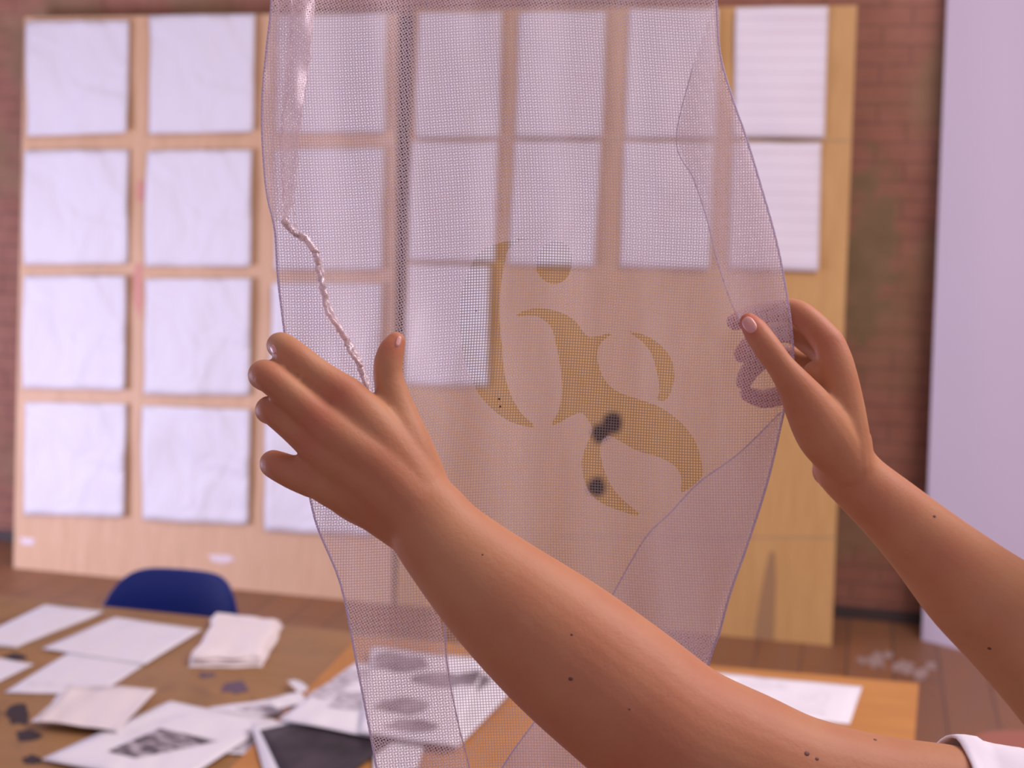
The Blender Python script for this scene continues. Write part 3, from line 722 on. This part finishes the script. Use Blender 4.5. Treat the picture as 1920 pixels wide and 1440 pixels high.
# metacarpals
limb(bm, [(800, 955, .803, .0190), (738, 855, .801, .0160), (684, 783, .800, .0135), (650, 742, .802, .0112)])
limb(bm, [(795, 965, .800, .0190), (715, 880, .795, .0155), (640, 822, .793, .0130), (596, 786, .795, .0108)])
limb(bm, [(785, 972, .801, .0190), (700, 905, .797, .0160), (625, 855, .796, .0130), (582, 826, .799, .0103)])
limb(bm, [(770, 985, .806, .0170), (690, 935, .804, .0160), (612, 900, .804, .0135), (575, 878, .806, .0098)])
limb(bm, [(722, 960, .808, .0140), (660, 925, .810, .0150), (600, 880, .812, .0120)])
limb(bm, [(735, 850, .812, .0150), (660, 840, .812, .0150), (620, 830, .812, .0130)])
limb(bm, [(790, 950, .804, .0200), (712, 865, .8015, .0165), (655, 800, .8015, .0130)])
limb(bm, [(780, 960, .803, .0200), (690, 885, .799, .0165), (615, 838, .7995, .0132)])
limb(bm, [(775, 975, .806, .0190), (680, 915, .802, .0165), (606, 872, .803, .0132)])
limb(bm, [(800, 918, .808, .0140), (765, 856, .808, .0150), (720, 805, .809, .0120)])
# thumb
limb(bm, [(796, 925, .808, .0160), (764, 842, .808, .0150), (742, 766, .811, .0112), (729, 712, .811, .0088), (728, 682, .811, .0086), (735, 655, .812, .0077), (742, 641, .813, .0062)])
limb(bm, [(700, 800, .810, .0110), (735, 800, .812, .0120)], sub=3)   # web
# fingers
limb(bm, [(650, 742, .802, .0112), (600, 706, .803, .0094), (552, 668, .804, .0090), (530, 650, .812, .0082), (524, 648, .828, .0076), (535, 655, .840, .0066)])
limb(bm, [(596, 786, .795, .0108), (552, 746, .794, .0092), (503, 706, .796, .0090), (492, 704, .809, .0084), (500, 712, .826, .0076), (520, 722, .838, .0068)])
limb(bm, [(582, 826, .799, .0103), (545, 797, .800, .0088), (511, 770, .803, .0083), (503, 770, .814, .0078), (510, 776, .830, .0070), (525, 782, .840, .0062)])
limb(bm, [(590, 898, .806, .0115), (555, 888, .807, .0100), (522, 874, .811, .0088), (512, 869, .820, .0080), (524, 872, .838, .0066)])
# forearm + upper arm
limb(bm, [(755, 925, .802, .0195), (792, 962, .802, .0238), (835, 1018, .800, .0268), (925, 1106, .797, .0335), (1040, 1203, .793, .0398), (1155, 1296, .790, .0425), (1270, 1385, .788, .0432), (1390, 1440, .786, .0425), (1500, 1480, .785, .0400), (1640, 1512, .785, .0388), (1800, 1535, .785, .0390), (2000, 1590, .785, .043)], seg=32, flat=.94, flatdir=CF)
limb(bm, [(1950, 1575, .785, .042), (2200, 1640, .786, .05), (2400, 1660, .79, .055)], seg=24)
left = fuse(bm, .0014, 16)
# --- right hand and arm (further)
bm = bmesh.new()
limb(bm, [(1590, 872, .947, .0175), (1580, 770, .942, .0150), (1568, 690, .941, .0125), (1555, 645, .943, .0110)])
limb(bm, [(1592, 872, .955, .0175), (1580, 785, .957, .0145), (1562, 700, .959, .0130), (1552, 662, .960, .0108)])
limb(bm, [(1582, 872, .966, .0185), (1566, 790, .972, .0150), (1550, 730, .975, .0125), (1542, 695, .976, .0100)])
limb(bm, [(1572, 880, .972, .0170), (1552, 815, .984, .0140), (1535, 765, .989, .0120), (1525, 735, .990, .0095)])
limb(bm, [(1580, 860, .945, .0170), (1545, 810, .934, .0190), (1512, 757, .926, .0155), (1490, 722, .921, .0118), (1462, 684, .919, .0092), (1438, 651, .920, .0092), (1416, 619, .924, .0083), (1404, 604, .927, .0066)])
limb(bm, [(1545, 790, .945, .0150), (1535, 735, .948, .0120), (1530, 700, .945, .0090)])
limb(bm, [(1565, 860, .960, .0165), (1552, 882, .963, .0110)])
limb(bm, [(1555, 645, .943, .0110), (1520, 605, .950, .0094), (1492, 585, .958, .0088), (1460, 582, .966, .0082), (1420, 588, .968, .0076), (1378, 603, .966, .0062)])
limb(bm, [(1552, 662, .960, .0108), (1518, 640, .972, .0094), (1490, 622, .980, .0090), (1450, 622, .984, .0082), (1415, 640, .983, .0076), (1392, 664, .980, .0065)])
limb(bm, [(1542, 695, .976, .0100), (1505, 680, .990, .0086), (1475, 668, .996, .0084), (1435, 672, .996, .0076), (1408, 692, .993, .0070), (1394, 716, .990, .0060)])
limb(bm, [(1525, 735, .990, .0095), (1490, 738, 1.000, .0078), (1460, 742, 1.004, .0074), (1430, 748, 1.002, .0068), (1400, 738, .998, .0056)])
limb(bm, [(1586, 835, .950, .0180), (1584, 870, .953, .0208), (1612, 905, .955, .0208), (1668, 955, .958, .0232), (1735, 1018, .962, .0275), (1820, 1100, .966, .0350), (1905, 1172, .970, .0400), (1990, 1260, .974, .0425), (2075, 1370, .978, .0430)], seg=32, flat=.95, flatdir=CF)
re = P(2075, 1370, .978)
tube(bm, [(*re, .042), (*re.lerp(RS, .5), .046), (*RS, .056)], seg=24)
right = fuse(bm, .0014, 13)
# --- trunk, neck, head, legs (outside the picture, to the right)
chest = (LS+RS)/2; fwd = Vector((0, 0, 1)).cross((RS-LS)).normalized()
if fwd.dot(P(900, 800, .85)-chest) < 0: fwd = -fwd
axis = (LS-RS); axis.z = 0; axis.normalize()
down = Vector((0, 0, -1)); sh = min(LS.z, RS.z)
def W(c, dz, f=0, s=0): return Vector((c.x, c.y, 0))+fwd*f+axis*s+Vector((0, 0, dz))
hipz = sh-.50
bm = bmesh.new()
tube(bm, [(*W(chest, sh-.02), .125), (*W(chest, sh-.18), .150), (*W(chest, sh-.34), .128), (*W(chest, hipz), .155), (*W(chest, hipz-.08), .14)], seg=32, flat=.68, flatdir=fwd)
tube(bm, [(*LS, .055), (*W(chest, sh+.0, 0), .085), (*RS, .055)], seg=20)
tube(bm, [(*W(chest, sh), .06), (*W(chest, sh+.12, .02), .052)], seg=20)
tube(bm, [(*W(chest, sh+.13, .05), .062), (*W(chest, sh+.20, .035), .086), (*W(chest, sh+.27, .02), .085)], seg=24)
tube(bm, [(*W(chest, sh+.22, .115), .010), (*W(chest, sh+.18, .135), .013)], seg=10)      # nose
for s in (-1, 1):
    tube(bm, [(*W(chest, sh+.215, .01, s*.085), .014), (*W(chest, sh+.175, .015, s*.083), .010)], seg=10)   # ears
    tube(bm, [(*W(chest, hipz-.05, 0, s*.085), .085), (*W(chest, .50, 0, s*.09), .058), (*W(chest, .45, .01, s*.09), .055), (*W(chest, .25, -.02, s*.09), .052), (*W(chest, .07, 0, s*.09), .036)], seg=24)
    tube(bm, [(*W(chest, .05, -.03, s*.09), .038), (*W(chest, .035, .12, s*.10), .034), (*W(chest, .025, .18, s*.10), .024)], seg=16)
trunk = fuse(bm, .009, 5)
bm = bmesh.new(); bm.from_mesh(left); bm.from_mesh(right); bm.from_mesh(trunk)
pm = bpy.data.meshes.new('person'); bm.to_mesh(pm); bm.free()
co = np.zeros(len(pm.vertices)*3); pm.vertices.foreach_get('co', co); co = co.reshape(-1, 3); rd_ = np.zeros(len(co))
for x, y, d, rr, st in [(640, 738, .795, .013, .55), (592, 786, .788, .013, .6), (578, 828, .79, .012, .55), (575, 880, .80, .012, .5), (548, 668, .797, .010, .35), (500, 705, .79, .011, .45), (507, 772, .797, .010, .4), (510, 870, .80, .012, .4), (742, 645, .806, .009, .5),
                     (1402, 604, .92, .012, .85), (1378, 603, .962, .011, .7), (1390, 664, .978, .013, .7), (1394, 716, .988, .013, .7), (1400, 740, .995, .013, .7), (1437, 651, .915, .010, .3), (1560, 640, .94, .014, .4), (1500, 600, .95, .012, .3), (1530, 885, .96, .02, .35), (1150, 1400, .79, .08, .3), (690, 960, .79, .03, .3)]:
    q_ = np.array(P(x, y, d)); rd_ = np.maximum(rd_, st*np.exp(-((co-q_)**2).sum(1)/rr**2))
at_ = pm.attributes.new('ruddy', 'FLOAT', 'POINT'); at_.data.foreach_set('value', rd_.astype(np.float32))
person = obj('person', pm, 'skin', smooth=True)
tag(person, 'person in a white short-sleeved top reaching both bare arms out to hold the mesh', 'person')
# clothes
bm = bmesh.new()
tube(bm, [(*W(chest, sh+.0), .10), (*W(chest, sh-.04), .145), (*W(chest, sh-.18), .166), (*W(chest, sh-.34), .150), (*W(chest, hipz-.04), .172)], seg=36, flat=.7, flatdir=fwd)
tube(bm, [(*LS, .066), (*W(chest, sh+.005, 0), .098), (*RS, .066)], seg=24)
tube(bm, [(*RS, .064), (*re.lerp(RS, .45), .060)], seg=24)
tube(bm, [(*LS, .066), (*P(2150, 1635, .787), .060), (*P(1960, 1590, .785), .0510), (*P(1865, 1562, .785), .0440)], seg=28)
sm_ = fuse(bm, .006, 5)
shirt = obj('shirt', sm_, 'shirt', person, True); shirt['label'] = 'white cotton short-sleeved top'
bm = bmesh.new(); N = 48; A = []                               # visible left sleeve end with folds and hem
c0, c1 = P(2050, 1606, .786), P(1748, 1532, .785); ax = (c1-c0).normalized(); s_ = ax.cross(CF).normalized(); u_ = s_.cross(ax)
for j in range(25):
    t = j/24; c = c0.lerp(c1, t); rw = []
    for k_ in range(N):
        an = k_*2*math.pi/N
        rr = .0535*(1-t)+.0415*t+.0018*math.sin(an*5+t*6)+.0022*noise.noise(Vector((math.cos(an)*2, math.sin(an)*2, t*7)))
        if t > .86: rr += .0012
        rw.append(bm.verts.new(c+ax*(.006*math.sin(an+1)*t)+s_*rr*math.cos(an)+u_*rr*math.sin(an)))
    A.append(rw)
for B0, B1 in zip(A, A[1:]):
    for k_ in range(N): bm.faces.new((B0[k_], B0[(k_+1) % N], B1[(k_+1) % N], B1[k_]))
slv = obj('sleeve', bm, 'shirt', shirt, True); md = slv.modifiers.new('s', 'SOLIDIFY'); md.thickness = .0016; md.offset = -1
bm = bmesh.new()
tube(bm, [(*W(chest, hipz+.03), .150), (*W(chest, hipz-.10), .165)], seg=32, flat=.72, flatdir=fwd)
for s in (-1, 1): tube(bm, [(*W(chest, hipz-.08, 0, s*.085), .092), (*W(chest, .50, 0, s*.09), .070), (*W(chest, .10, 0, s*.09), .062)], seg=24)
obj('trousers', fuse(bm, .009, 5), 'denim', person, True)
bm = bmesh.new()
tube(bm, [(*W(chest, sh+.09, -.05), .045), (*W(chest, sh+.18, -.022), .084), (*W(chest, sh+.285, .012), .092)], seg=24)
tube(bm, [(*W(chest, sh+.285, .055), .062), (*W(chest, sh+.29, -.01), .08)], seg=20)
obj('hair', fuse(bm, .007, 4), 'hair', person, True)
for s in (-1, 1):
    e_ = W(chest, sh+.212, .106, s*.031)
    bm = bmesh.new(); bmesh.ops.create_uvsphere(bm, u_segments=16, v_segments=12, radius=.0125, matrix=Matrix.Translation(e_)); ey = obj('eye', bm, 'shirt', person, True); ey['label'] = 'white of the eye'
    bm = bmesh.new(); bmesh.ops.create_uvsphere(bm, u_segments=16, v_segments=12, radius=.0065, matrix=Matrix.Translation(e_+fwd*.008)); obj('iris', bm, 'hair', ey, True)
    bm = bmesh.new(); tube(bm, [(*W(chest, sh+.236, .112, s*.016), .003), (*W(chest, sh+.241, .112, s*.032), .0038), (*W(chest, sh+.234, .102, s*.048), .002)], seg=8); obj('eyebrow', bm, 'hair', person, True)
bm = bmesh.new(); tube(bm, [(*W(chest, sh+.150, .100, -.022), .003), (*W(chest, sh+.150, .111, 0), .0062), (*W(chest, sh+.150, .100, .022), .003)], seg=10); obj('lips', bm, 'nail', person, True)
# nails and moles sit on the skin
tree = BVHTree.FromPolygons([v_.co for v_ in pm.vertices], [list(f.vertices) for f in pm.polygons])
def skin_hit(x, y):
    d = ray(x, y).normalized(); h = tree.ray_cast(CAM, d); return h[0], h[1]
def nail(cx, cy, ux, uy, L, Wd, shift=None):
    """oval nail: centre px, axis direction px, half length/width in px"""
    n = math.hypot(ux, uy); ux, uy = ux/n, uy/n; bm = bmesh.new(); NR, NA = 5, 22; rings = []
    for r_ in range(NR+1):
        rw = []
        for k_ in range(NA):
            an = k_*2*math.pi/NA; e = .78
            ca = math.copysign(abs(math.cos(an))**e, math.cos(an)); sa = math.copysign(abs(math.sin(an))**e, math.sin(an))
            fx = r_/NR; x = cx+(ux*ca*L-uy*sa*Wd)*fx; y = cy+(uy*ca*L+ux*sa*Wd)*fx
            p, nn_ = skin_hit(x, y)
            if p is None or (p-CAM).length > 1.2: return
            if nn_.dot(ray(x, y)) > 0: nn_ = -nn_
            rw.append(bm.verts.new(p+nn_*(.0006 if r_ < NR else -.0002)))
        rings.append(rw)
    for A_, B_ in zip(rings, rings[1:]):
        for k_ in range(NA): bm.faces.new((A_[k_], A_[(k_+1) % NA], B_[(k_+1) % NA], B_[k_]))
    bmesh.ops.remove_doubles(bm, verts=bm.verts, dist=2e-5)
    obj('fingernail', bm, 'nail', person, True)
nail(1405, 609, -.55, -.83, 17, 12.5)
nail(747, 640, .25, -.97, 11, 5)
nail(513, 655, -.4, -.9, 10, 5)
for x, y, r_ in ((1070, 1273, 4), (1072, 1190, 2.5), (1513, 1413, 5), (1532, 1423, 3.5), (1641, 1387, 3.5), (1752, 968, 3), (1855, 1216, 3.5), (905, 1040, 2), (1180, 1330, 2)):
    p, n_ = skin_hit(x, y)
    if p is None or (p-CAM).length > 1.3: continue
    if n_.dot(ray(x, y)) > 0: n_ = -n_
    rr = r_/FPX*(p-CAM).length
    bm = bmesh.new(); bmesh.ops.create_icosphere(bm, subdivisions=2, radius=1)
    mt = Matrix.Translation(p) @ n_.to_track_quat('Z', 'Y').to_matrix().to_4x4() @ Matrix.Diagonal((rr*1.1, rr*.9, rr*.25, 1))
    bm.transform(mt); obj('mole', bm, 'mole', person, True)
